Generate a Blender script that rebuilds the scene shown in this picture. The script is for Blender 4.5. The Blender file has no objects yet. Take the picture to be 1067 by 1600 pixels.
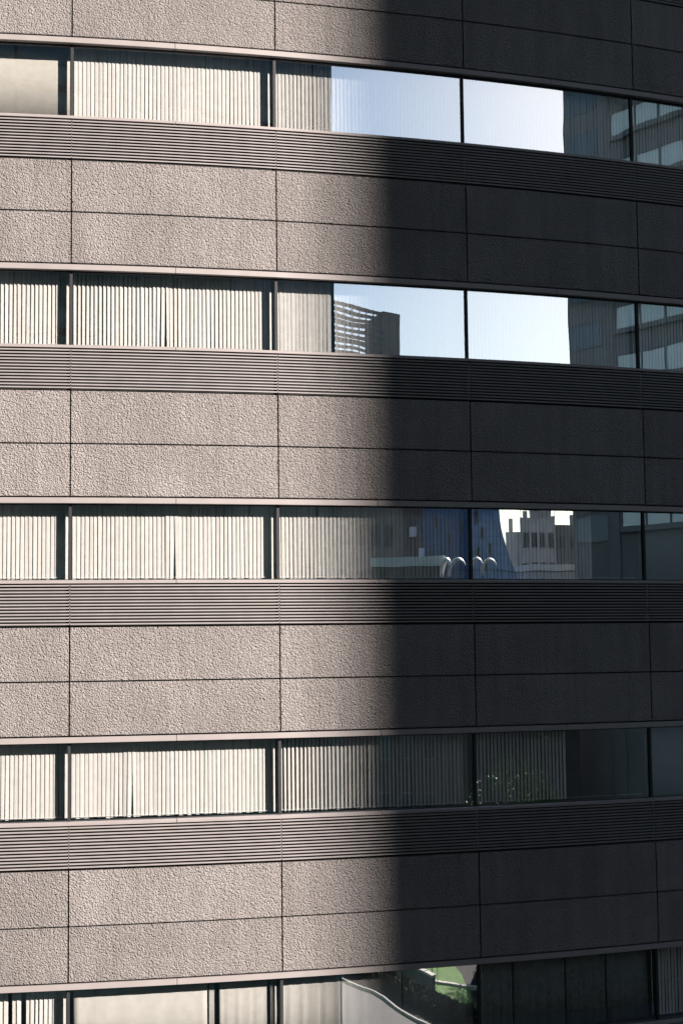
import bpy, bmesh, math, random
from mathutils import Vector, Matrix
random.seed(7)
R_ = math.radians
sc = bpy.context.scene
COL = sc.collection

# ------------------------------------------------------------------ camera
CAMZ = 14.5
cam = bpy.data.cameras.new('camera')
cam.sensor_fit = 'VERTICAL'; cam.sensor_height = 36.0; cam.lens = 36.0 * 2366.8 / 1600
cam.clip_start = 0.1; cam.clip_end = 6000
cam_o = bpy.data.objects.new('camera', cam); COL.objects.link(cam_o)
cam_o.matrix_world = (Matrix.Translation((0, 0, CAMZ)) @ Matrix.Rotation(math.pi / 2 + 0.0898, 4, 'X')
                      @ Matrix.Rotation(-0.0119, 4, 'Z'))
sc.camera = cam_o

# ------------------------------------------------------------------ sky, sun, exposure
SUN_AZ, SUN_EL = 50.39, 24.5            # azimuth from -Y towards +X
world = bpy.data.worlds.new('World'); sc.world = world; world.use_nodes = True
wn = world.node_tree
sky = wn.nodes.new('ShaderNodeTexSky'); sky.sky_type = 'NISHITA'; sky.sun_disc = False
sky.sun_elevation = R_(SUN_EL); sky.sun_rotation = R_(180 - SUN_AZ)
sky.air_density = 1.0; sky.dust_density = 0.34; sky.ozone_density = 1.0
wn.links.new(sky.outputs[0], wn.nodes['Background'].inputs[0])
wn.nodes['Background'].inputs[1].default_value = 0.05
sun = bpy.data.lights.new('sun', 'SUN'); sun.energy = 5.0; sun.angle = R_(0.75); sun.color = (1.0, 0.88, 0.80)
sun_o = bpy.data.objects.new('sun', sun); COL.objects.link(sun_o)
sd = Vector((math.sin(R_(SUN_AZ)) * math.cos(R_(SUN_EL)), -math.cos(R_(SUN_AZ)) * math.cos(R_(SUN_EL)), math.sin(R_(SUN_EL))))
sun_o.rotation_euler = sd.to_track_quat('Z', 'Y').to_euler(); sun_o.location = (60, -60, 80)
vs = sc.view_settings
vs.view_transform = 'Standard'; vs.look = 'None'; vs.gamma = 1.0; vs.use_curve_mapping = False
vs.exposure = 1.88
sc.cycles.max_bounces = 10; sc.cycles.transparent_max_bounces = 12; sc.cycles.diffuse_bounces = 4; sc.cycles.glossy_bounces = 4

# ------------------------------------------------------------------ materials
def new_mat(name):
    m = bpy.data.materials.new(name); m.use_nodes = True
    nt = m.node_tree; b = nt.nodes['Principled BSDF']
    return m, nt, b
def node(nt, t, **kw):
    n = nt.nodes.new(t)
    for k, v in kw.items(): setattr(n, k, v)
    return n
def mat(name, col, rough=0.7, var=0.12, scale=2.0, bump=0.0, bscale=20.0, metal=0.0, spec=0.4):
    m, nt, b = new_mat(name)
    g = node(nt, 'ShaderNodeNewGeometry')
    n = node(nt, 'ShaderNodeTexNoise'); n.inputs['Scale'].default_value = scale; n.inputs['Detail'].default_value = 5
    nt.links.new(g.outputs['Position'], n.inputs['Vector'])
    r = node(nt, 'ShaderNodeMapRange'); r.inputs[1].default_value = 0.25; r.inputs[2].default_value = 0.75
    r.inputs[3].default_value = 1 - var; r.inputs[4].default_value = 1 + var
    nt.links.new(n.outputs[0], r.inputs[0])
    mx = node(nt, 'ShaderNodeVectorMath', operation='SCALE'); mx.inputs[0].default_value = col
    nt.links.new(r.outputs[0], mx.inputs['Scale']); nt.links.new(mx.outputs[0], b.inputs['Base Color'])
    b.inputs['Roughness'].default_value = rough; b.inputs['Metallic'].default_value = metal
    b.inputs['Specular IOR Level'].default_value = spec
    if bump:
        n2 = node(nt, 'ShaderNodeTexNoise'); n2.inputs['Scale'].default_value = bscale; n2.inputs['Detail'].default_value = 4
        nt.links.new(g.outputs['Position'], n2.inputs['Vector'])
        bp = node(nt, 'ShaderNodeBump'); bp.inputs['Strength'].default_value = 1.0; bp.inputs['Distance'].default_value = bump
        nt.links.new(n2.outputs[0], bp.inputs['Height']); nt.links.new(bp.outputs[0], b.inputs['Normal'])
    return m

def concrete_mat():
    """split-faced precast: lumpy relief a few centimetres across, blotches and faint streaks of wear"""
    m, nt, b = new_mat('rough_precast')
    g = node(nt, 'ShaderNodeNewGeometry'); oi = node(nt, 'ShaderNodeObjectInfo')
    big = node(nt, 'ShaderNodeTexNoise'); big.inputs['Scale'].default_value = 0.9; big.inputs['Detail'].default_value = 6; big.inputs['Roughness'].default_value = 0.65
    nt.links.new(g.outputs['Position'], big.inputs['Vector'])
    fine = node(nt, 'ShaderNodeTexNoise'); fine.inputs['Scale'].default_value = 55; fine.inputs['Detail'].default_value = 3
    nt.links.new(g.outputs['Position'], fine.inputs['Vector'])
    mp = node(nt, 'ShaderNodeMapping'); mp.inputs['Scale'].default_value = (6, 6, 0.5)
    nt.links.new(g.outputs['Position'], mp.inputs[0])
    strk = node(nt, 'ShaderNodeTexNoise'); strk.inputs['Scale'].default_value = 1.0; strk.inputs['Detail'].default_value = 4
    nt.links.new(mp.outputs[0], strk.inputs['Vector'])
    def rng(src, a, c, lo=0.3, hi=0.7):
        r = node(nt, 'ShaderNodeMapRange'); r.inputs[1].default_value = lo; r.inputs[2].default_value = hi
        r.inputs[3].default_value = a; r.inputs[4].default_value = c; nt.links.new(src, r.inputs[0]); return r.outputs[0]
    def mul(x, y):
        k = node(nt, 'ShaderNodeMath', operation='MULTIPLY'); nt.links.new(x, k.inputs[0]); nt.links.new(y, k.inputs[1]); return k.outputs[0]
    v = mul(mul(rng(big.outputs[0], 0.90, 1.10), rng(fine.outputs[0], 0.86, 1.14)), mul(rng(strk.outputs[0], 0.90, 1.07), rng(oi.outputs['Random'], 0.93, 1.06, 0, 1)))
    mx = node(nt, 'ShaderNodeVectorMath', operation='SCALE'); mx.inputs[0].default_value = (0.195, 0.184, 0.180)
    nt.links.new(v, mx.inputs['Scale']); nt.links.new(mx.outputs[0], b.inputs['Base Color'])
    b.inputs['Roughness'].default_value = 0.95; b.inputs['Specular IOR Level'].default_value = 0.03
    # relief
    n1 = node(nt, 'ShaderNodeTexNoise'); n1.inputs['Scale'].default_value = 35; n1.inputs['Detail'].default_value = 3; n1.inputs['Roughness'].default_value = 0.55
    n1.inputs['Distortion'].default_value = 0.35
    n2 = node(nt, 'ShaderNodeTexVoronoi'); n2.inputs['Scale'].default_value = 48
    for k in (n1, n2): nt.links.new(g.outputs['Position'], k.inputs['Vector'])
    ad = node(nt, 'ShaderNodeMath', operation='MULTIPLY_ADD'); nt.links.new(n2.outputs['Distance'], ad.inputs[0]); ad.inputs[1].default_value = -0.35
    nt.links.new(n1.outputs[0], ad.inputs[2])
    bp = node(nt, 'ShaderNodeBump'); bp.inputs['Strength'].default_value = 1.0; bp.inputs['Distance'].default_value = 0.068
    nt.links.new(ad.outputs[0], bp.inputs['Height']); nt.links.new(bp.outputs[0], b.inputs['Normal'])
    return m

def glass_mat(name, tint, base, back=0.12, wav=0.0011, wscale=1.0, refl=(0.93, 0.97, 1.0)):
    """coated window glass: a clear sheet that also mirrors, slightly wavy"""
    m = bpy.data.materials.new(name); m.use_nodes = True; nt = m.node_tree
    for n in list(nt.nodes): nt.nodes.remove(n)
    out = node(nt, 'ShaderNodeOutputMaterial')
    g = node(nt, 'ShaderNodeNewGeometry')
    nz = node(nt, 'ShaderNodeTexNoise'); nz.inputs['Scale'].default_value = wscale; nz.inputs['Detail'].default_value = 1
    nt.links.new(g.outputs['Position'], nz.inputs['Vector'])
    bp = node(nt, 'ShaderNodeBump'); bp.inputs['Strength'].default_value = 1.0; bp.inputs['Distance'].default_value = wav
    nt.links.new(nz.outputs[0], bp.inputs['Height'])
    tr = node(nt, 'ShaderNodeBsdfTransparent'); tr.inputs[0].default_value = (*tint, 1)
    gl = node(nt, 'ShaderNodeBsdfGlossy'); gl.inputs['Color'].default_value = (*refl, 1); gl.inputs['Roughness'].default_value = 0.0
    nt.links.new(bp.outputs[0], gl.inputs['Normal'])
    lw = node(nt, 'ShaderNodeLayerWeight'); lw.inputs[0].default_value = 0.5
    fr = node(nt, 'ShaderNodeMath', operation='POWER'); fr.inputs[1].default_value = 5.0
    nt.links.new(lw.outputs['Facing'], fr.inputs[0])
    mr = node(nt, 'ShaderNodeMapRange'); mr.inputs[4].default_value = 1.0
    nt.links.new(fr.outputs[0], mr.inputs[0])
    # the mirror coating sits on the street side: the room side reflects less
    sd = node(nt, 'ShaderNodeMapRange'); sd.inputs[3].default_value = base; sd.inputs[4].default_value = back
    nt.links.new(g.outputs['Backfacing'], sd.inputs[0]); nt.links.new(sd.outputs[0], mr.inputs[3])
    mx = node(nt, 'ShaderNodeMixShader'); nt.links.new(mr.outputs[0], mx.inputs[0])
    nt.links.new(tr.outputs[0], mx.inputs[1]); nt.links.new(gl.outputs[0], mx.inputs[2])
    nt.links.new(mx.outputs[0], out.inputs[0])
    return m

def fabric_mat(name, col, transl=0.12):
    m, nt, b = new_mat(name)
    g = node(nt, 'ShaderNodeNewGeometry'); oi = node(nt, 'ShaderNodeObjectInfo')
    n = node(nt, 'ShaderNodeTexNoise'); n.inputs['Scale'].default_value = 9; n.inputs['Detail'].default_value = 6
    nt.links.new(g.outputs['Position'], n.inputs['Vector'])
    r = node(nt, 'ShaderNodeMapRange'); r.inputs[1].default_value = .3; r.inputs[2].default_value = .7; r.inputs[3].default_value = .93; r.inputs[4].default_value = 1.05
    nt.links.new(n.outputs[0], r.inputs[0])
    r2 = node(nt, 'ShaderNodeMapRange'); r2.inputs[3].default_value = .9; r2.inputs[4].default_value = 1.04
    nt.links.new(oi.outputs['Random'], r2.inputs[0])
    k = node(nt, 'ShaderNodeMath', operation='MULTIPLY'); nt.links.new(r.outputs[0], k.inputs[0]); nt.links.new(r2.outputs[0], k.inputs[1])
    mx = node(nt, 'ShaderNodeVectorMath', operation='SCALE'); mx.inputs[0].default_value = col
    nt.links.new(k.outputs[0], mx.inputs['Scale']); nt.links.new(mx.outputs[0], b.inputs['Base Color'])
    b.inputs['Roughness'].default_value = 0.9; b.inputs['Specular IOR Level'].default_value = 0.15
    tl = node(nt, 'ShaderNodeBsdfTranslucent'); nt.links.new(mx.outputs[0], tl.inputs[0])
    ms = node(nt, 'ShaderNodeMixShader'); ms.inputs[0].default_value = transl
    out = nt.nodes['Material Output']
    nt.links.new(b.outputs[0], ms.inputs[1]); nt.links.new(tl.outputs[0], ms.inputs[2]); nt.links.new(ms.outputs[0], out.inputs[0])
    return m

M = {}
M['concrete'] = concrete_mat()
M['trim'] = mat('pinkish_metal_trim', (0.175, 0.162, 0.161), rough=0.55, var=0.08, scale=3, spec=0.3)
M['louver'] = mat('painted_louver_metal', (0.168, 0.160, 0.160), rough=0.5, var=0.10, scale=4, spec=0.3)
M['backing'] = mat('dark_backing', (0.010, 0.011, 0.011), rough=0.8, var=0.2)
M['joint'] = mat('joint_sealant', (0.05, 0.048, 0.046), rough=0.8, var=0.2, scale=8)
M['mullion'] = mat('dark_anodised_metal', (0.016, 0.017, 0.019), rough=0.6, var=0.1, spec=0.2)
M['glass'] = glass_mat('coated_window_glass', (0.975, 0.985, 0.98), 0.46)
M['blind'] = fabric_mat('cream_blind_fabric', (0.54, 0.535, 0.52))
M['screen'] = fabric_mat('beige_screen_fabric', (0.45, 0.435, 0.40), 0.1)
M['sheet'] = fabric_mat('pale_panel_fabric', (0.40, 0.395, 0.375), 0.08)
M['dim'] = fabric_mat('shade_toned_fabric', (0.17, 0.195, 0.195), 0.05)  # darker copy of the panel fabric: shade is put into its colour
M['room'] = mat('room_paint', (0.10, 0.10, 0.095), rough=0.9)
M['white'] = mat('white_paint', (0.8, 0.8, 0.79), rough=0.4, var=0.04)

# ------------------------------------------------------------------ helpers
def link(name, me, parent=None, loc=(0, 0, 0), rz=0.0):
    o = bpy.data.objects.new(name, me); COL.objects.link(o)
    o.location = loc; o.rotation_euler = (0, 0, rz)
    if parent: o.parent = parent
    return o
def empty(name, loc=(0, 0, 0), rz=0.0, label=None, cat=None, group=None):
    o = link(name, None, None, loc, rz); o.empty_display_size = 0.3
    tag(o, label, cat, group); return o
def tag(o, label=None, cat=None, group=None, kind=None):
    if label: o['label'] = label
    if cat: o['category'] = cat
    if group: o['group'] = group
    if kind: o['kind'] = kind
    return o
def mesh(name, verts, faces, m, smooth=False):
    me = bpy.data.meshes.new(name); me.from_pydata([tuple(v) for v in verts], [], faces); me.update()
    if m: me.materials.append(m)
    if smooth:
        for p in me.polygons: p.use_smooth = True
    return me
class MB:
    def __init__(s): s.v = []; s.f = []
    def add(s, v, f):
        k = len(s.v); s.v += [tuple(x) for x in v]; s.f += [tuple(i + k for i in q) for q in f]; return s
    def box(s, x0, x1, y0, y1, z0, z1):
        v = [(x, y, z) for z in (z0, z1) for x, y in ((x0, y0), (x1, y0), (x1, y1), (x0, y1))]
        return s.add(v, [(3, 2, 1, 0), (4, 5, 6, 7), (0, 1, 5, 4), (1, 2, 6, 5), (2, 3, 7, 6), (3, 0, 4, 7)])
    def tube(s, p, q, r0, r1, n=8):
        p, q = Vector(p), Vector(q); d = (q - p).normalized(); u = d.orthogonal().normalized(); w = d.cross(u)
        a = [p + (u * math.cos(2 * math.pi * i / n) + w * math.sin(2 * math.pi * i / n)) * r0 for i in range(n)]
        b = [q + (u * math.cos(2 * math.pi * i / n) + w * math.sin(2 * math.pi * i / n)) * r1 for i in range(n)]
        f = [(i, (i + 1) % n, n + (i + 1) % n, n + i) for i in range(n)] + [tuple(range(n))[::-1], tuple(range(n, 2 * n))]
        return s.add(a + b, f)
    def prism(s, poly, z0, z1):
        n = len(poly)
        return s.add([(x, y, z0) for x, y in poly] + [(x, y, z1) for x, y in poly],
                     [(i, (i + 1) % n, n + (i + 1) % n, n + i) for i in range(n)] + [tuple(range(n))[::-1], tuple(range(n, 2 * n))])
    def me(s, name, m, smooth=False): return mesh(name, s.v, s.f, m, smooth)
    def obj(s, name, m, parent=None, loc=(0, 0, 0), rz=0.0, smooth=False): return link(name, s.me(name, m, smooth), parent, loc, rz)

# ------------------------------------------------------------------ ground
g = MB().box(-3000, 3000, -3000, 3000, -0.5, 0.0).obj('ground', mat('city_asphalt', (0.033, 0.033, 0.035), rough=0.95, var=0.25, scale=0.4, spec=0.1))
tag(g, kind='structure')

# ------------------------------------------------------------------ the curved office building
W, DL = 3.2, 0.0699
RAD = W / (2 * math.sin(DL / 2)); T0 = 0.201 - DL / 2
CX = -4.11 - RAD * math.sin(T0); CY = 22.8848 + RAD * math.cos(T0)
FH = 3.6103; ZT = CAMZ + 9.5521        # head-trim top of the top window row in view
HS, HL, HM = 1.2496, 1.9665, 2.784     # sill, louvre bottom, middle panel joint: metres below the head line
def tk(k): return T0 + k * DL
def zt(i): return ZT - FH * i
def arc(prof, a0, a1, n=8):
    """closed (r, z) profile swept along the facade curve, local frame: tangent angle 0 faces -Y"""
    v, f = [], []; k = len(prof)
    for i in range(n + 1):
        a = a0 + (a1 - a0) * i / n
        for r, z in prof: v.append(((RAD + r) * math.sin(a), -(RAD + r) * math.cos(a), z))
    for i in range(n):
        for j in range(k):
            j2 = (j + 1) % k
            f.append((i * k + j, i * k + j2, (i + 1) * k + j2, (i + 1) * k + j))
    f += [tuple(range(k)), tuple(n * k + j for j in range(k))[::-1]]
    return v, f
def rect(r0, r1, z0, z1, c=0.0):
    if not c: return [(r0, z0), (r0, z1), (r1, z1), (r1, z0)]
    return [(r0, z0), (r0, z1), (r1 - c, z1), (r1, z1 - c), (r1, z0 + c), (r1 - c, z0)]
def arcme(name, prof, a0, a1, m, n=8):
    v, f = arc(prof, a0, a1, n); return mesh(name, v, f, m)
bld = empty('office_building', (CX, CY, 0), 0, 'curved pink-grey office building with ribbon windows, louvre bands and rough panels', 'building')
gp = 0.011 / RAD
KV = range(-1, 4)                      # bays the photograph shows
# shared meshes for one bay
me_panA = arcme('wall_panel', rect(-0.09, 0, HL and -HM + 0.010, -HL - 0.004, 0.006), gp, DL - gp, M['concrete'], 10)
me_panB = arcme('wall_panel', rect(-0.09, 0, -FH + 0.022, -HM - 0.010, 0.006), gp, DL - gp, M['concrete'], 10)
def sheet(name, r, a0, a1, z0, z1, m, n=16):
    v, f, nr = [], [], []
    for i in range(n + 1):
        a = a0 + (a1 - a0) * i / n
        for z in (z0, z1):
            v.append(((RAD + r) * math.sin(a), -(RAD + r) * math.cos(a), z)); nr.append((math.sin(a), -math.cos(a), 0))
    for i in range(n): f.append((2 * i, 2 * i + 2, 2 * i + 3, 2 * i + 1))
    me = mesh(name, v, f, m, True); me.normals_split_custom_set_from_vertices(nr); return me
me_pane = sheet('pane', -0.105, 0.0235 / RAD, DL - 0.0235 / RAD, -HS + 0.012, -0.105, M['glass'])
me_frame = bpy.data.meshes.new('window')
mb = MB()
mb.add(*arc(rect(-0.15, -0.085, -0.104, -0.088), 0.001 / RAD, DL - 0.001 / RAD))
mb.add(*arc(rect(-0.15, -0.085, -HS - 0.01, -HS + 0.010), 0.001 / RAD, DL - 0.001 / RAD))
me_frame = mb.me('window', M['mullion'])
me_mul = arcme('mullion', rect(-0.19, -0.075, -HS + 0.0105, -0.1045, 0.004), -0.0225 / RAD, 0.0225 / RAD, M['mullion'], 1)
me_head = arcme('head_trim', rect(-0.12, 0.004, -0.087, 0.0, 0.004), -DL / 2 + 0.004 / RAD, DL / 2 - 0.004 / RAD, M['trim'])
me_sill = arcme('sill_trim', [(-0.10, -HS - 0.055), (-0.10, -HS - 0.002), (-0.083, -HS - 0.002), (0.010, -HS - 0.012), (0.014, -HS - 0.016), (0.014, -HS - 0.055)],
                -DL / 2 + 0.004 / RAD, DL / 2 - 0.004 / RAD, M['trim'])
NS = 13; LP = 0.0485; ZL0 = -HS - 0.066
me_lback = arcme('louver_band', rect(-0.13, -0.085, -HL + 0.0, -HS - 0.05), 0, DL, M['backing'])
slat_prof = [(-0.034, -0.012), (-0.034, -0.028), (-0.003, -0.035), (0.0, -0.032), (0.0, -0.0155), (-0.003, -0.0125)][::-1]
me_lslat = arcme('slat', slat_prof, 0.006 / RAD, DL - 0.006 / RAD, M['louver'], 8)
me_post = arcme('post', rect(-0.084, -0.018, -HL + 0.03, -HS - 0.056), -0.004 / RAD, 0.004 / RAD, M['louver'], 1)

for i in range(-1, 5):                 # floors with every piece
    for k in KV:
        z, a = zt(i), tk(k)
        link('wall_panel', me_panA, bld, (0, 0, z), a); link('wall_panel', me_panB, bld, (0, 0, z), a)
        if i < 0: continue
        wdw = link('window', me_frame, bld, (0, 0, z), a)
        link('pane', me_pane, wdw)
        link('mullion', me_mul, wdw)
        if k == KV[-1]: link('mullion', me_mul, wdw, (0, 0, 0), DL)
        link('head_trim', me_head, bld, (0, 0, z), a); link('sill_trim', me_sill, bld, (0, 0, z), a)
        if i == 4: continue
        lb = link('louver_band', me_lback, bld, (0, 0, z), a)
        link('post', me_post, lb)
        for s in range(NS): link('slat', me_lslat, lb, (0, 0, ZL0 - s * LP))
# everything of the same building beyond the frame, joined by floor
K0, K1 = -7, 11
def far_arcs(mb, prof, i, n=4):
    for k in range(K0, K1):
        if i in range(0, 5) and k in KV: continue
        v, f = arc(prof, tk(k) + gp, tk(k + 1) - gp, n); mb.add([(x, y, zz + zt(i)) for x, y, zz in v], f)
pan, gls, met, lou, bck = MB(), MB(), MB(), MB(), MB()
for i in range(-5, 7):
    for pr in (rect(-0.09, 0, -HM + 0.010, -HL - 0.004), rect(-0.09, 0, -FH + 0.022, -HM - 0.010)):
        for k in range(K0, K1):
            if -1 <= i <= 4 and k in KV: continue
            v, f = arc(pr, tk(k) + gp, tk(k + 1) - gp, 4); pan.add([(x, y, zz + zt(i)) for x, y, zz in v], f)
    far_arcs(met, rect(-0.12, 0.004, -0.087, 0), i); far_arcs(met, rect(-0.10, 0.014, -HS - 0.055, -HS - 0.002), i)
    far_arcs(gls, rect(-0.111, -0.105, -HS, -0.09), i)
    for k in range(K0, K1):
        if i == 4 or not (0 <= i < 5 and k in KV):
            for s in range(NS):
                v, f = arc(slat_prof, tk(k) + gp, tk(k + 1) - gp, 3); lou.add([(x, y, zz + zt(i) + ZL0 - s * LP) for x, y, zz in v], f)
            v, f = arc(rect(-0.13, -0.085, -HL, -HS - 0.05), tk(k), tk(k + 1), 3); bck.add([(x, y, zz + zt(i)) for x, y, zz in v], f)
tag(pan.obj('wall_panels', M['concrete'], bld), kind='stuff')
tag(met.obj('trim_rails', M['trim'], bld), kind='stuff')
tag(lou.obj('louver_slats', M['louver'], bld), kind='stuff')
bck.obj('louver_backing', M['backing'], bld)
gls.obj('ribbon_glass', M['mullion'], bld)
# backing behind the panels, slabs, rear of the rooms, roof and base
mb = MB()
for i in range(-5, 7): 
    v, f = arc(rect(-0.14, -0.093, -FH + 0.002, -HL + 0.001), tk(K0), tk(K1), 60); mb.add([(x, y, zz + zt(i)) for x, y, zz in v], f)
mb.obj('joint_backing', M['joint'], bld)
mb = MB()
for i in range(-5, 7):
    for a, b_ in ((-0.06, 0.35), (-HS - 0.5, -HS - 0.25)):
        v, f = arc(rect(-2.6, -0.45 if a > -0.1 else -0.142, a, b_), tk(K0), tk(K1), 40); mb.add([(x, y, zz + zt(i)) for x, y, zz in v], f)
mb.obj('floor_slab', M['room'], bld)
v, f = arc(rect(-2.9, -2.6, 0, zt(-5) + 0.5), tk(K0), tk(K1), 40); MB().add(v, f).obj('core_wall', M['room'], bld)
v, f = arc(rect(-14, 0.1, zt(-5), zt(-5) + 1.1), tk(K0), tk(K1), 40); MB().add(v, f).obj('roof', M['trim'], bld)
v, f = arc(rect(-0.4, 0.0, 0, zt(6) - FH + 0.01), tk(K0), tk(K1), 40); MB().add(v, f).obj('base_wall', M['concrete'], bld)
for a in (tk(K0), tk(K1)):
    mb = MB(); v, f = arc(rect(-14, -0.15, 0, zt(-5)), a - 0.002, a + 0.002, 1); mb.add(v, f); mb.obj('end_wall', M['room'], bld)

# ------------------------------------------------------------------ blinds behind the windows
RB = -0.305; SW, SH = 0.0685, 1.24
def slat_mesh(twist, lean=0.0, width=SW, m=None):
    v, f = [], []; NZ = 6
    for iz in range(NZ + 1):
        u = iz / NZ; ang = R_(twist) * (1 - u) ** 1.6; dx = -lean * (1 - u)
        for (x, y) in ((-width / 2, 0.0), (0, -0.0035), (width / 2, 0.0), (width / 2, 0.0012), (0, -0.0023), (-width / 2, 0.0012)):
            v.append((dx + x * math.cos(ang) - y * math.sin(ang), x * math.sin(ang) + y * math.cos(ang), u * SH))
    for iz in range(NZ):
        for j in range(6):
            f.append((iz * 6 + j, iz * 6 + (j + 1) % 6, iz * 6 + 6 + (j + 1) % 6, iz * 6 + 6 + j))
    f += [tuple(range(6))[::-1], tuple(NZ * 6 + j for j in range(6))]
    return mesh('slat', v, f, m or M['blind'])
SM = {t: slat_mesh(t) for t in (-9, -5, -2, 0, 2, 5, 9)}
SM_T = {'fold': slat_mesh(-12, 0.003), 'open': slat_mesh(22, 0.01), 'lean': slat_mesh(8, -0.022), 'lean2': slat_mesh(16, 0.018), 'narrow': slat_mesh(24, -0.008)}
me_hr = {}
def rail_mesh(a0, a1, z0, z1, r0, r1, nm, m):
    return arcme(nm, rect(r0, r1, z0, z1), a0, a1, m, 8)
me_rail = rail_mesh(0.03 / RAD, DL - 0.03 / RAD, -0.02, 0.03, RB - 0.025, RB + 0.022, 'headrail', M['mullion'])
me_chain = rail_mesh(0.06 / RAD, DL - 0.06 / RAD, 0, 0.004, RB + 0.030, RB + 0.034, 'bead_chain', M['white'])
ORD = ['leftmost bay', 'second bay', 'middle bay', 'fourth bay', 'rightmost bay']
ROW = ['top row', 'second row', 'third row', 'fourth row', 'bottom row']
def blind(i, k, look, a0, a1=None, u0=0.0, u1=1.0, odd=None, skip=(), jit=1.3):
    """vertical blind of one bay: slats turned from a0 to a1 degrees along it"""
    a1 = a0 if a1 is None else a1
    z = zt(i); a = tk(k)
    b = empty('vertical_blind', (CX, CY, z), a, '%s, %s of %s' % (look, ORD[k + 1], ROW[i]), 'blind', 'vertical blinds behind the office windows')
    link('headrail', me_rail, b)
    link('bead_chain', me_chain, b, (0, 0, -HS + 0.045))
    n = 48; odd = odd or {}
    rnd = random.Random(100 * i + k)
    ph = rnd.random() * 6
    for s in range(n):
        u = (s + 0.5) / n
        if u < u0 or u > u1 or s in skip: continue
        t = 0.035 / RAD + (DL - 0.07 / RAD) * u + rnd.gauss(0, 0.0011) / RAD
        rot = 4 + a0 + (a1 - a0) * u + 1.8 * math.sin(u * 9 + ph) + rnd.gauss(0, jit)
        me = SM[rnd.choice((-5, -2, -2, 0, 0, 0, 2, 2, 5))]
        if rnd.random() < 0.14: me = SM[rnd.choice((-9, 9))]
        if rnd.random() < 0.02: me = SM_T[rnd.choice(('open', 'lean2', 'narrow'))]
        if s in odd: me = SM_T[odd[s]]
        rr = RAD + RB + (0.012 if s in odd else 0) + rnd.gauss(0, 0.001)
        link('slat', me, b, (rr * math.sin(t), -rr * math.cos(t), -HS + 0.022 + rnd.gauss(0, 0.005)), t + R_(rot)).rotation_euler[1] = rnd.gauss(0, 0.0035)
    return b
def screen(i, k, look, parts, m='sheet', fold=0.004):
    z = zt(i); a = tk(k)
    b = empty('panel_screen', (CX, CY, z), a, '%s, %s of %s' % (look, ORD[k + 1], ROW[i]), 'screen')
    link('headrail', me_rail, b)
    for u0, u1 in parts:
        v, f = [], []; n = 24
        for j in range(n + 1):
            t = 0.035 / RAD + (DL - 0.07 / RAD) * (u0 + (u1 - u0) * j / n)
            r = RAD + RB + fold * math.sin(j * 1.3 + i * 2 + k) + 0.6 * fold * math.sin(j * 2.17 + k)
            for dr in (0, -0.002):
                for zz in (-HS + 0.012, 0.0): v.append(((r + dr) * math.sin(t), -(r + dr) * math.cos(t), zz))
        for j in range(n):
            q = 4 * j
            f += [(q, q + 4, q + 5, q + 1), (q + 2, q + 3, q + 7, q + 6), (q, q + 2, q + 6, q + 4), (q + 1, q + 5, q + 7, q + 3)]
        f += [(0, 1, 3, 2), (4 * n, 4 * n + 2, 4 * n + 3, 4 * n + 1)]
        link('fabric_panel', mesh('fabric_panel', v, f, M[m], True), b)
    return b
# top row
screen(0, -1, 'flat beige fabric screen', [(0.0, 1.0)], 'screen', 0.001)
blind(0, 0, 'bright cream vertical blind with even slats', 12)
blind(0, 1, 'vertical blind half hidden by the mirrored sky', 12)
blind(0, 2, 'vertical blind behind mirrored sky and a dark tower', 9)
blind(0, 3, 'shaded vertical blind behind a mirrored curving band', 14)
# second row
blind(1, -1, 'cream vertical blind with half open slats', 26)
blind(1, 0, 'cream vertical blind, open at left and twisted near its middle', 32, 12, odd={19: 'fold', 20: 'lean2', 21: 'lean2', 22: 'narrow'})
blind(1, 1, 'nearly closed blind behind the mirrored louvred roof', 5, 8, skip=(14,))
blind(1, 2, 'blind hidden by plain mirrored sky, dark at its right', 9)
blind(1, 3, 'shaded vertical blind under a mirrored pale strip', 12)
# third row
blind(2, -1, 'cream vertical blind with narrow gaps', 14)
blind(2, 0, 'cream vertical blind with one slat folded at its centre', 13, 11, odd={22: 'fold', 23: 'open', 24: 'lean'})
blind(2, 1, 'half sunlit blind with a mirrored blue tower at its right', 14, 11)
blind(2, 2, 'shaded blind behind mirrored blue tower and grey stepped buildings', 16, 8, u1=0.72)
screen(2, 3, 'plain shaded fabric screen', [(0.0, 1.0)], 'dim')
# fourth row
blind(3, -1, 'cream vertical blind with one leaning end slat', 14, odd={46: 'lean', 47: 'lean'})
blind(3, 0, 'cream vertical blind with a dark folded gap left of centre', 9, 14, odd={12: 'fold', 13: 'open', 14: 'lean'}, skip=())
blind(3, 1, 'vertical blind with wide dark gaps, sunlit on its left', 36, 16, odd={22: 'lean2'})
blind(3, 2, 'dim shaded vertical blind with dark gaps', 28, 22, u1=0.55)
screen(3, 3, 'plain screen toned dim teal for shade', [(0.0, 1.0)], 'dim')
# bottom row
blind(4, -1, 'loose vertical blind with uneven slats and wide gaps', 40, 16, skip=(30, 31, 35, 38), jit=9)
screen(4, 0, 'broad pale fabric panels with an open slit', [(0.015, 0.655), (0.665, 0.69), (0.715, 0.955), (0.965, 1.0)])
screen(4, 1, 'pale fabric panels streaked by mirrored road', [(0.0, 0.30), (0.302, 0.62), (0.625, 1.0)], 'sheet', 0.008)
screen(4, 2, 'fabric panels toned dark teal for shade', [(0.0, 0.2), (0.21, 0.5), (0.51, 0.74), (0.75, 1.0)], 'dim', 0.011)
blind(4, 3, 'dark vertical blind with a mirrored blue streak', 14)

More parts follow.
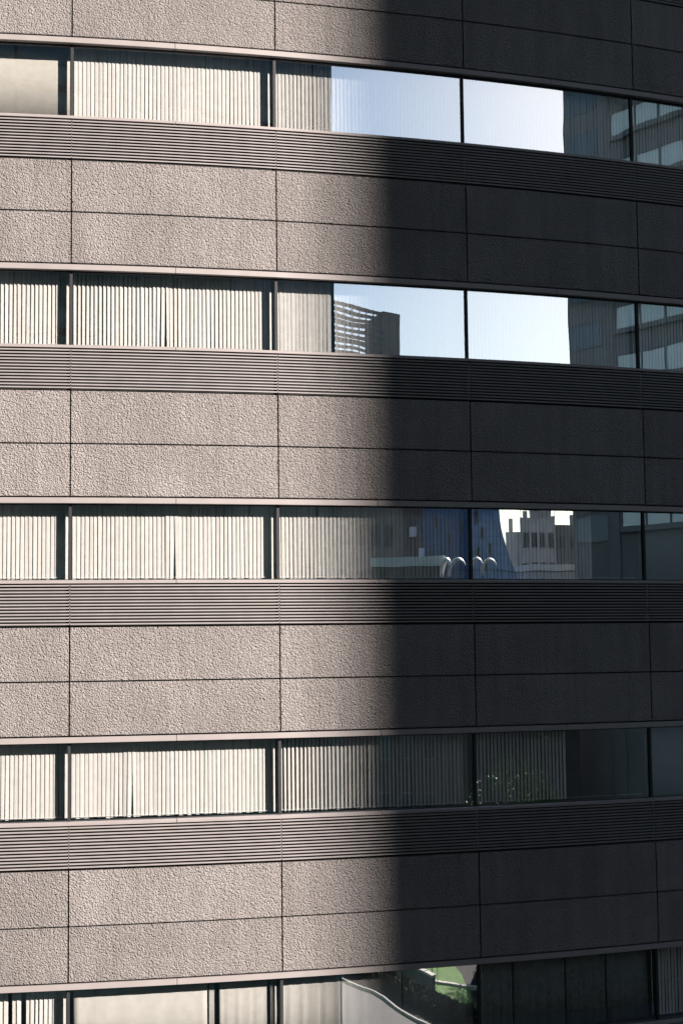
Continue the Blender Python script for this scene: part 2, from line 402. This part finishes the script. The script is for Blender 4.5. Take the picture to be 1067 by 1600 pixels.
# ------------------------------------------------------------------ the street and buildings opposite (seen mirrored in the glass)
M['dkclad'] = mat('dark_cladding', (0.06, 0.145, 0.155), rough=0.5, var=0.15, scale=0.6)
M['dkglass'] = mat('dark_curtain_glass', (0.03, 0.075, 0.08), rough=0.08, var=0.1, spec=0.5)
M['towerc'] = mat('grey_tower_concrete', (0.16, 0.165, 0.165), rough=0.85, var=0.12, scale=0.25)
M['towerpale'] = mat('pale_tower_window', (0.74, 0.79, 0.77), rough=0.15, var=0.08, scale=0.5)
M['towerblue'] = mat('blue_tower_window', (0.09, 0.14, 0.18), rough=0.1, var=0.1, scale=0.5)
M['greyc'] = mat('grey_render', (0.36, 0.365, 0.37), rough=0.85, var=0.2, scale=0.3)
M['greyd'] = mat('dark_grey_render', (0.12, 0.125, 0.13), rough=0.85, var=0.2, scale=0.3)
M['brown'] = mat('brown_brick', (0.075, 0.06, 0.052), rough=0.9, var=0.25, scale=0.8)
M['blue'] = mat('blue_tiles', (0.035, 0.085, 0.21), rough=0.3, var=0.2, scale=0.5)
M['bluelt'] = mat('light_blue_tiles', (0.085, 0.19, 0.38), rough=0.4, var=0.25, scale=0.7)
M['bluedk'] = mat('dark_blue_groove', (0.02, 0.05, 0.16), rough=0.5)
M['win'] = mat('far_window_glass', (0.03, 0.04, 0.045), rough=0.12)
M['palegr'] = mat('pale_roof_sheet', (0.5, 0.5, 0.49), rough=0.6, var=0.12, scale=0.6)

def framed(parent, name, panename, x0, x1, y, z0, z1, wm, dep=0.25, fm=None, sill=True):
    """window on a wall whose outside faces +Y locally at y: proud frame, recessed pane"""
    t = 0.12; mb = MB()
    mb.box(x0 - t, x1 + t, y - 0.05, y + 0.08, z1, z1 + t).box(x0 - t, x1 + t, y - 0.05, y + 0.08, z0 - t, z0)
    mb.box(x0 - t, x0, y - 0.05, y + 0.08, z0, z1).box(x1, x1 + t, y - 0.05, y + 0.08, z0, z1)
    fr = mb.obj(name, fm or M['greyd'], parent)
    MB().box(x0, x1, y - 0.04, y + 0.02, z0, z1).obj(panename, wm, fr)
    return fr

# building on the camera's side: dark curtain wall; its right-hand corner ends the dark reflection
nb = empty('curtain_wall_building', (-23, -14.7, 0), 0, 'tall dark curtain-wall block mirrored in the left-hand windows', 'building')
MB().box(-37, 37.27, -13, 12.9, 0, 128).obj('wall', M['dkclad'], nb)  # height raised to keep more sky light off the facade
for i in range(32):
    MB().box(-36.5, 36.8, 12.9, 12.98, 1.4 + i * 4, 3.9 + i * 4).obj('window', M['dkglass'], nb)
    MB().box(-37, 37.27, 12.9, 13.0, 0.55 + i * 4, 0.75 + i * 4).obj('floor_rail', M['mullion'], nb)
for x in range(-36, 37, 4): MB().box(x - .06, x + .06, 12.98, 13.0, 1, 127).obj('fin', M['mullion'], nb)
MB().box(-37.2, 37.3, -13.2, 13.02, 128, 129.2).obj('parapet', M['dkclad'], nb)

# tower on the right: throws the shadow over the facade
EX, EY = 78.65, -41.29
ux, uy = 0.194, 0.981
tw = empty('office_tower', (EX, EY, 0), math.atan2(uy, ux), 'tall grey tower with window strips mirrored in the right-hand windows', 'tower')
# local x along the face, outside faces local +Y
MB().box(0, 96, -30, 0, 0, 172).obj('wall', M['towerc'], tw)  # length and height enlarged to block more sky light from the facade
MB().box(-0.3, 96.3, -30.3, 0.3, 172, 173.4).obj('parapet', M['towerc'], tw)
MB().box(6.6, 8.6, 0, 0.35, 0, 171).obj('pier', M['towerc'], tw)
for n in range(-4, 33):
    zc = 40.4 + 3.95 * n
    near = -5 <= n <= 5
    framed(tw, 'window', 'pane', 0.5, 6.3, 0, zc - 1.7, zc + 0.3, M['towerblue'])
    if near:
        MB().box(8.8, 95.8, 0, 0.5, zc - 1.35, zc - 0.95).obj('ledge', M['towerc'], tw)
        for s in range(6): framed(tw, 'window', 'pane', 9.2 + s * 4.2, 13.0 + s * 4.2, 0, zc - 0.85, zc + 0.9, M['towerpale'])
        framed(tw, 'window', 'pane', 34.6, 95.4, 0, zc - 0.85, zc + 0.9, M['towerpale'])
    else:
        framed(tw, 'window', 'pane', 9.2, 95.4, 0, zc - 0.85, zc + 0.9, M['towerpale'])

# block with a louvred roof screen
lv = empty('louvred_roof_building', (58.2, -68.4, 0), 0.02, 'dark block with an open louvred screen on its roof, mirrored in second row', 'building')
MB().box(-12, 6.4, -14, 0, 0, 40.0).obj('wall', M['greyd'], lv)
MB().box(2.9, 6.35, -6, -0.05, 40.0, 44.75).obj('stair_tower', M['greyd'], lv)
for q in range(9): MB().box(-12, 2.9, -0.30, -0.05, 40.2 + q * 0.52, 40.48 + q * 0.52 + (0.12 if q in (2, 5) else 0)).obj('louver', M['greyd'], lv)
for q in range(11): MB().box(-11.9 + q * 1.45, -11.76 + q * 1.45, -0.5, -0.31, 40.0, 44.75).obj('post', M['greyd'], lv)
for fl in range(9):
    for q in range(4): framed(lv, 'window', 'pane', -5.8 + q * 2.8, -4.2 + q * 2.8, 0, 3 + fl * 4.1, 4.8 + fl * 4.1, M['win'])

# low block with pale roof sheet, a terrace and white cowls
ax_, ay_ = 51.5, -50.3
an = empty('terrace_block', (ax_, ay_, 0), math.atan2(9.2, 12.6), 'low block with a pale roof edge and terrace mirrored in third row', 'building')
MB().box(-4, 6.2, -8, 0, 0, 20.6).obj('wall', M['brown'], an)
MB().box(-4.2, 6.4, -8.2, 0.25, 20.6, 21.3).obj('roof', M['palegr'], an)
MB().box(6.2, 25.5, -8, -0.4, 0, 19.2).obj('terrace', M['brown'], an)
for q in range(19): MB().box(6.6 + q, 6.66 + q, -0.5, -0.44, 19.2, 20.1).obj('railing_post', M['mullion'], an)
MB().box(6.3, 25.4, -0.5, -0.44, 20.1, 20.16).obj('railing', M['mullion'], an)
for fl in range(4):
    for q in range(3):
        framed(an, 'window', 'pane', -3.2 + q * 3.1, -1.8 + q * 3.1, 0, 2.2 + fl * 4.2, 3.6 + fl * 4.2, M['win'])
# white curved roof cowls standing on the terrace
def cowl(name, loc, rz, w, h, label):
    """curved horn-shaped cowl: a tapering arc that rises from the terrace and bends over to a point"""
    v, f = [], []; n, mm = 16, 10
    for i in range(n + 1):
        u = i / n; ang = math.pi * (0.02 + 0.83 * u)
        c = Vector((-w / 2 * math.cos(ang), 0, h * 0.86 * math.sin(ang) ** 0.75)); d = Vector((math.sin(ang) * w / 2, 0, h * .8 * math.cos(ang))).normalized()
        nr = Vector((-d.z, 0, d.x)); r = 0.30 * (1 - u) ** 0.6 * (0.55 + u) + 0.02
        for j in range(mm):
            a = 2 * math.pi * j / mm
            v.append(c + nr * (r * 0.7 * math.cos(a)) + Vector((0, 1, 0)) * (r * 2.4 * math.sin(a)))
    for i in range(n):
        for j in range(mm): f.append((i * mm + j, i * mm + (j + 1) % mm, (i + 1) * mm + (j + 1) % mm, (i + 1) * mm + j))
    f += [tuple(range(mm))[::-1], tuple(n * mm + j for j in range(mm))]
    o = link(name, mesh(name, v, f, M['white'], True), None, loc, rz)
    return tag(o, label, 'roof cowl', 'white roof cowls on the terrace')
rzz = math.atan2(9.2, 12.6)
cowl('roof_cowl', (56.1, -45.6, 19.5), rzz + 0.7, 1.6, 1.7, 'bright white curved roof cowl, leftmost of four mirrored in third row')
cowl('roof_cowl', (57.4, -44.5, 19.5), rzz + 0.35, 2.6, 1.7, 'white arched roof cowl, second of four, left of the mullion')
cowl('roof_cowl', (59.6, -42.9, 19.5), rzz + 0.4, 2.2, 1.75, 'white arched roof cowl just right of the mullion, third of four')
cowl('roof_cowl', (61.2, -41.8, 19.5), rzz + 0.3, 2.4, 1.65, 'white arched roof cowl, rightmost of four beside the blue tower edge')

# flared blue tiled tower
bt = empty('blue_tower', (80.6, -74.5, 0), math.atan2(10, 13.2), 'blue tiled tower with a flared side mirrored in the third row', 'tower')
def flare(z): return 9.2 + 0.08 * (29 - max(z, 19.0)) ** 1.85
def courses(face, wing):
    tl, jt = MB(), MB()
    for q in range(34):
        z0 = q * 0.85
        for ms, a, b_, off in ((tl, z0, z0 + 0.80, 0.0), (jt, z0 + 0.80, z0 + 0.85, -0.05)):
            P = lambda z: ([(3.2 + off, -6), (3.2 + off, -0.6 + off), (flare(z) + off, -1.5 + off), (flare(z) + off, -6)] if wing
                           else [(-5.8 - off, -6), (-5.8 - off, off), (3.2 + off, off), (3.2 + off, -6)])
            p, r = P(a), P(b_)
            ms.add([(x, y, a) for x, y in p] + [(x, y, b_) for x, y in r], [(k, 4 + k, 4 + (k + 1) % 4, (k + 1) % 4) for k in range(4)] + [(0, 1, 2, 3), (7, 6, 5, 4)])
    return tl, jt
for wing, nm in ((False, 'tile_wall'), (True, 'flared_wall')):
    tl, jt = courses(None, wing)
    tl.obj(nm, M['bluelt'] if wing else M['blue'], bt); jt.obj('tile_joint', M['bluedk'], bt)
for (x, y, z) in ((-3.6, 0, 26.4), (-1.2, 0, 24.6), (1.4, 0, 26.0), (-4.6, 0, 23), (4.4, -0.7, 27), (5.6, -0.85, 25.4), (7.2, -1.1, 23.6), (6.2, -.95, 22), (4.6, -.75, 23.2)):
    framed(bt, 'window', 'pane', x, x + .45, y, z, z + 1.1, M['win'])

# brown block behind, stepped grey buildings
br = empty('brown_block', (82.2, -90, 0), math.atan2(2.8, 4.2), 'dark brown block left of the mirrored blue tower', 'building')
MB().box(-5, 3.4, -8, 0, 0, 36).obj('wall', M['brown'], br)
MB().box(-4.2, -2.4, 0, 0.9, 25, 26.4).obj('vent_box', M['palegr'], br); MB().box(-1, 0.4, 0, 0.8, 26.4, 27.4).obj('vent_box', M['palegr'], br); MB().box(.9, 2.2, 0, 0.8, 23.6, 25.2).obj('vent_box', M['palegr'], br)
for fl in range(8):
    for q in range(3): framed(br, 'window', 'pane', -4 + q * 2.5, -2.6 + q * 2.5, 0, 2 + fl * 4.1, 3.8 + fl * 4.1, M['win'])
st = empty('stepped_building', (124.5, -94.2, 0), math.atan2(11.4, 12), 'pale grey stepped block against the sky mirrored in third row', 'building')
MB().box(-8.6, -5.0, -10, -1.5, 0, 29.2).obj('wall', M['palegr'], st)
MB().box(-5.0, 4.6, -10, 0, 0, 31.0).obj('wall', M['greyc'], st)
MB().box(4.6, 13.0, -10, -0.8, 0, 30.0).obj('wall', M['greyd'], st)
MB().box(-2.2, 3.6, -8, -1.0, 31.0, 32.6).obj('roof_house', M['greyc'], st)
MB().box(0.3, 1.9, -6, -2, 32.6, 33.6).obj('roof_house', M['greyd'], st)
MB().box(-0.8, -0.65, -3, -2.85, 32.6, 34.6).obj('mast', M['mullion'], st); MB().box(2.8, 2.92, -3, -2.88, 32.6, 34.0).obj('mast', M['mullion'], st)
for fl in range(7):
    for q in range(4): framed(st, 'window', 'pane', -4.3 + q * 2.3, -2.9 + q * 2.3, 0, 3 + fl * 4, 4.9 + fl * 4, M['win'])
for q in range(9): MB().box(-4.8 + q * 1.15, -4.72 + q * 1.15, -0.2, -0.12, 31.0, 31.9).obj('railing_post', M['mullion'], st)
MB().box(-4.9, 4.5, -0.2, -0.14, 31.9, 31.96).obj('railing', M['mullion'], st)
MB().box(-4.2, -3.0, -3, -2, 31.0, 32.0).obj('roof_plant', M['palegr'], st); MB().tube((-7.4, -5, 29.2), (-7.4, -5, 31.2), .5, .5, 12).obj('water_tank', M['palegr'], st)
MB().box(8.6, 10.4, -4, -2, 30.0, 31.3).obj('roof_plant', M['greyc'], st); MB().tube((11.6, -3, 30), (11.6, -3, 32.4), .05, .03, 6).obj('mast', M['mullion'], st)
for fl in range(7):
    framed(st, 'window', 'pane', 5.4, 7.0, -0.8, 3 + fl * 4, 4.6 + fl * 4, M['win']); framed(st, 'window', 'pane', 8.4, 10.0, -0.8, 3 + fl * 4, 4.6 + fl * 4, M['win'])
hs = empty('added_house', (101.5, -72.5, 0), math.atan2(11.4, 12), 'low pale-roofed house added in front of the stepped block', 'building')  # added to cover the glare of bright far ground between the blocks
MB().box(-9, 9, -8, 0, 0, 22.5).obj('wall', M['greyc'], hs)
MB().prism([(-9.3, -8.3), (9.3, -8.3), (9.3, .3), (-9.3, .3)], 22.5, 23.1).obj('roof', M['palegr'], hs)
for q in range(4): framed(hs, 'window', 'pane', -4 + q * 2.7, -2.8 + q * 2.7, 0, 18.2, 20.2, M['win'])

# ------------------------------------------------------------------ garden, kerbs and low wall mirrored in the bottom row
M['grass'] = mat('lawn_grass', (0.085, 0.20, 0.030), rough=0.95, var=0.45, scale=3.5, bump=0.05, bscale=18)
M['stone'] = mat('pale_kerb_stone', (0.45, 0.43, 0.40), rough=0.8, var=0.15, scale=2)
M['pave'] = mat('grey_paving', (0.042, 0.042, 0.043), rough=0.85, var=0.2, scale=1.2)
M['bark'] = mat('bark', (0.06, 0.045, 0.035), rough=0.95, var=0.3, scale=6, bump=.02)
M['leaf'] = mat('leaf_green', (0.055, 0.10, 0.03), rough=0.6, var=0.45, scale=1.5)
MB().prism([(25.6, -24), (31, -24), (30.2, -12.5), (29.2, -10), (26.6, -5.4), (25.75, -5.6)], 0.0, 0.12).obj('lawn', M['grass']); tag(bpy.data.objects['lawn'], kind='structure')
MB().prism([(16, -34), (22.0, -34), (22.1, 8), (16, 8)], 0.0, 0.006).obj('pavement', M['pave']); tag(bpy.data.objects['pavement'], kind='structure')
def strip(pts, w, z0, z1):
    mb = MB(); P = [Vector((x, y, 0)) for x, y in pts]
    L, Rr = [], []
    for i, p in enumerate(P):
        d = (P[min(i + 1, len(P) - 1)] - P[max(i - 1, 0)]).normalized(); nrm = Vector((-d.y, d.x, 0)) * w / 2
        L.append(p + nrm); Rr.append(p - nrm)
    for i in range(len(P) - 1):
        mb.prism([(L[i].x, L[i].y), (Rr[i].x, Rr[i].y), (Rr[i + 1].x, Rr[i + 1].y), (L[i + 1].x, L[i + 1].y)], z0, z1)
    return mb
o = strip([(29, -21), (27.9, -17.5), (26.9, -14.5), (26.15, -11.95), (26.3, -10.5), (26.8, -9.4), (27.8, -8.0), (29.5, -6.2)], 0.26, 0.02, 0.20).obj('garden_path', M['stone']); tag(o, kind='structure')
o = strip([(21.3, -16), (21.77, -12.1), (22.1, -11.2), (22.2, -10), (22.0, -8), (21.9, -5.6), (22.3, -1), (23.5, 4)], 0.12, 0.0, 0.12).obj('kerb', M['stone']); tag(o, kind='structure')
gw = empty('garden_wall', (25.3, -11, 0), 0, 'low dark garden wall with pale coping mirrored in the bottom row', 'wall')
for q in range(6):
    y0 = -3.6 + q * 1.06
    MB().box(-0.12, 0.12, y0, y0 + 1.0, 0, 0.75).obj('wall_block', M['greyd'], gw)
    MB().box(-0.19, 0.19, y0 + .02, y0 + .98, 0.75, 0.84).obj('coping', M['stone'], gw)
def railing(loc, rz, n, label):
    r = empty('railing', loc, rz, label, 'railing')
    for q in range(n): MB().tube((q * .9, 0, 0), (q * .9, 0, 1.05), .022, .022, 6).obj('post', M['mullion'], r)
    MB().tube((0, 0, 1.05), ((n - 1) * .9, 0, 1.05), .025, .025, 6).obj('rail', M['mullion'], r)
railing((27.2, -16.5, 0.12), math.atan2(9, -1), 9, 'thin dark railing beside the mirrored lawn')
def tree(name, loc, h, rad, label, seed):
    rn = random.Random(seed); t = empty(name, loc, rn.random() * 6, label, 'tree', 'trees in the mirrored garden')
    mb = MB(); mb.tube((0, 0, 0), (.1, .05, h * .45), .17, .12); tips = []
    for q in range(6):
        a = q * 1.05 + rn.random(); e = Vector((math.cos(a) * rad * .6, math.sin(a) * rad * .6, h * (.62 + .25 * rn.random()))); tips.append(e)
        mb.tube((.1, .05, h * (.3 + .02 * q)), e, .07, .02, 6)
    mb.obj('trunk', M['bark'], t)
    v, f = [], []
    cl = [Vector((rn.gauss(0, rad * .45), rn.gauss(0, rad * .45), h * .68 + rn.gauss(0, h * .13))) for _ in range(16)] + tips
    for c in cl:
        for _ in range(110):
            p = c + Vector((rn.gauss(0, .34), rn.gauss(0, .34), rn.gauss(0, .28))) * rad * .45
            d1 = Vector((rn.uniform(-1, 1), rn.uniform(-1, 1), rn.uniform(-.6, .6))).normalized() * .12; d2 = d1.orthogonal().normalized() * .07
            k = len(v); v += [p - d1, p + d2, p + d1, p - d2]; f.append((k, k + 1, k + 2, k + 3))
    link('crown', mesh('crown', v, f, M['leaf']), t)
tree('garden_tree', (30.5, -8.2, .12), 6.0, 1.9, 'leafy garden tree mirrored dark beside the lawn in the bottom row', 3)
tree('garden_tree', (35.5, -13.2, .12), 7.5, 2.2, 'taller garden tree standing at the back of the mirrored lawn', 5)
tree('garden_tree', (91.5, -66.2, 0), 21.0, 3.0, 'tall dark tree at the foot of the mirrored blue tower', 9)

# hedges added to darken the sunlit ground mirrored in the bottom row
def added_hedge(pts, w, h, label, seed):
    rn = random.Random(seed); (x0, y0), (x1, y1) = pts
    L = math.hypot(x1 - x0, y1 - y0)
    t = empty('added_hedge', (x0, y0, 0), math.atan2(y1 - y0, x1 - x0), label, 'added_hedge')
    MB().box(0.1, L - 0.1, -w / 2 + .12, w / 2 - .12, 0, h - .12).obj('stems', M['bark'], t)
    v, f = [], []
    for _ in range(int(L * 420)):
        sd_ = rn.random(); x = rn.uniform(0, L)
        if sd_ < .4: p = Vector((x, rn.choice((-1, 1)) * w / 2 + rn.gauss(0, .05), rn.uniform(0, h)))
        else: p = Vector((x, rn.uniform(-w / 2, w / 2), h + rn.gauss(0, .07)))
        d1 = Vector((rn.uniform(-1, 1), rn.uniform(-1, 1), rn.uniform(-1, 1))).normalized() * .11; d2 = d1.orthogonal().normalized() * .08
        k = len(v); v += [p - d1, p + d2, p + d1, p - d2]; f.append((k, k + 1, k + 2, k + 3))
    link('foliage', mesh('foliage', v, f, M['leafdk']), t)
M['leafdk'] = mat('hedge_leaf', (0.022, 0.040, 0.018), rough=0.9, var=0.4, scale=2, spec=0.05)
added_hedge([(23.4, -17), (24.2, -3.0)], 1.3, 0.45, 'low dark added hedgerow mirrored between the kerb and the garden wall', 6)
added_hedge([(26.4, -4.6), (38, 3.0)], 2.2, 2.2, 'dark added hedgerow mirrored along the bottom window row, nearest the building', 1)
added_hedge([(29.6, -7.2), (42, 1.5)], 2.4, 2.4, 'dark added hedgerow behind the nearest one, mirrored in bottom row', 2)
added_hedge([(31.6, -10.6), (46, -0.5)], 2.4, 2.6, 'dark added hedgerow farthest from the building, beside the lawn', 4)

tree('street_tree', (37.2, -10.8, 0), 10.5, 2.3, 'tall street tree mirrored faintly right of the mullion, fourth row', 21)
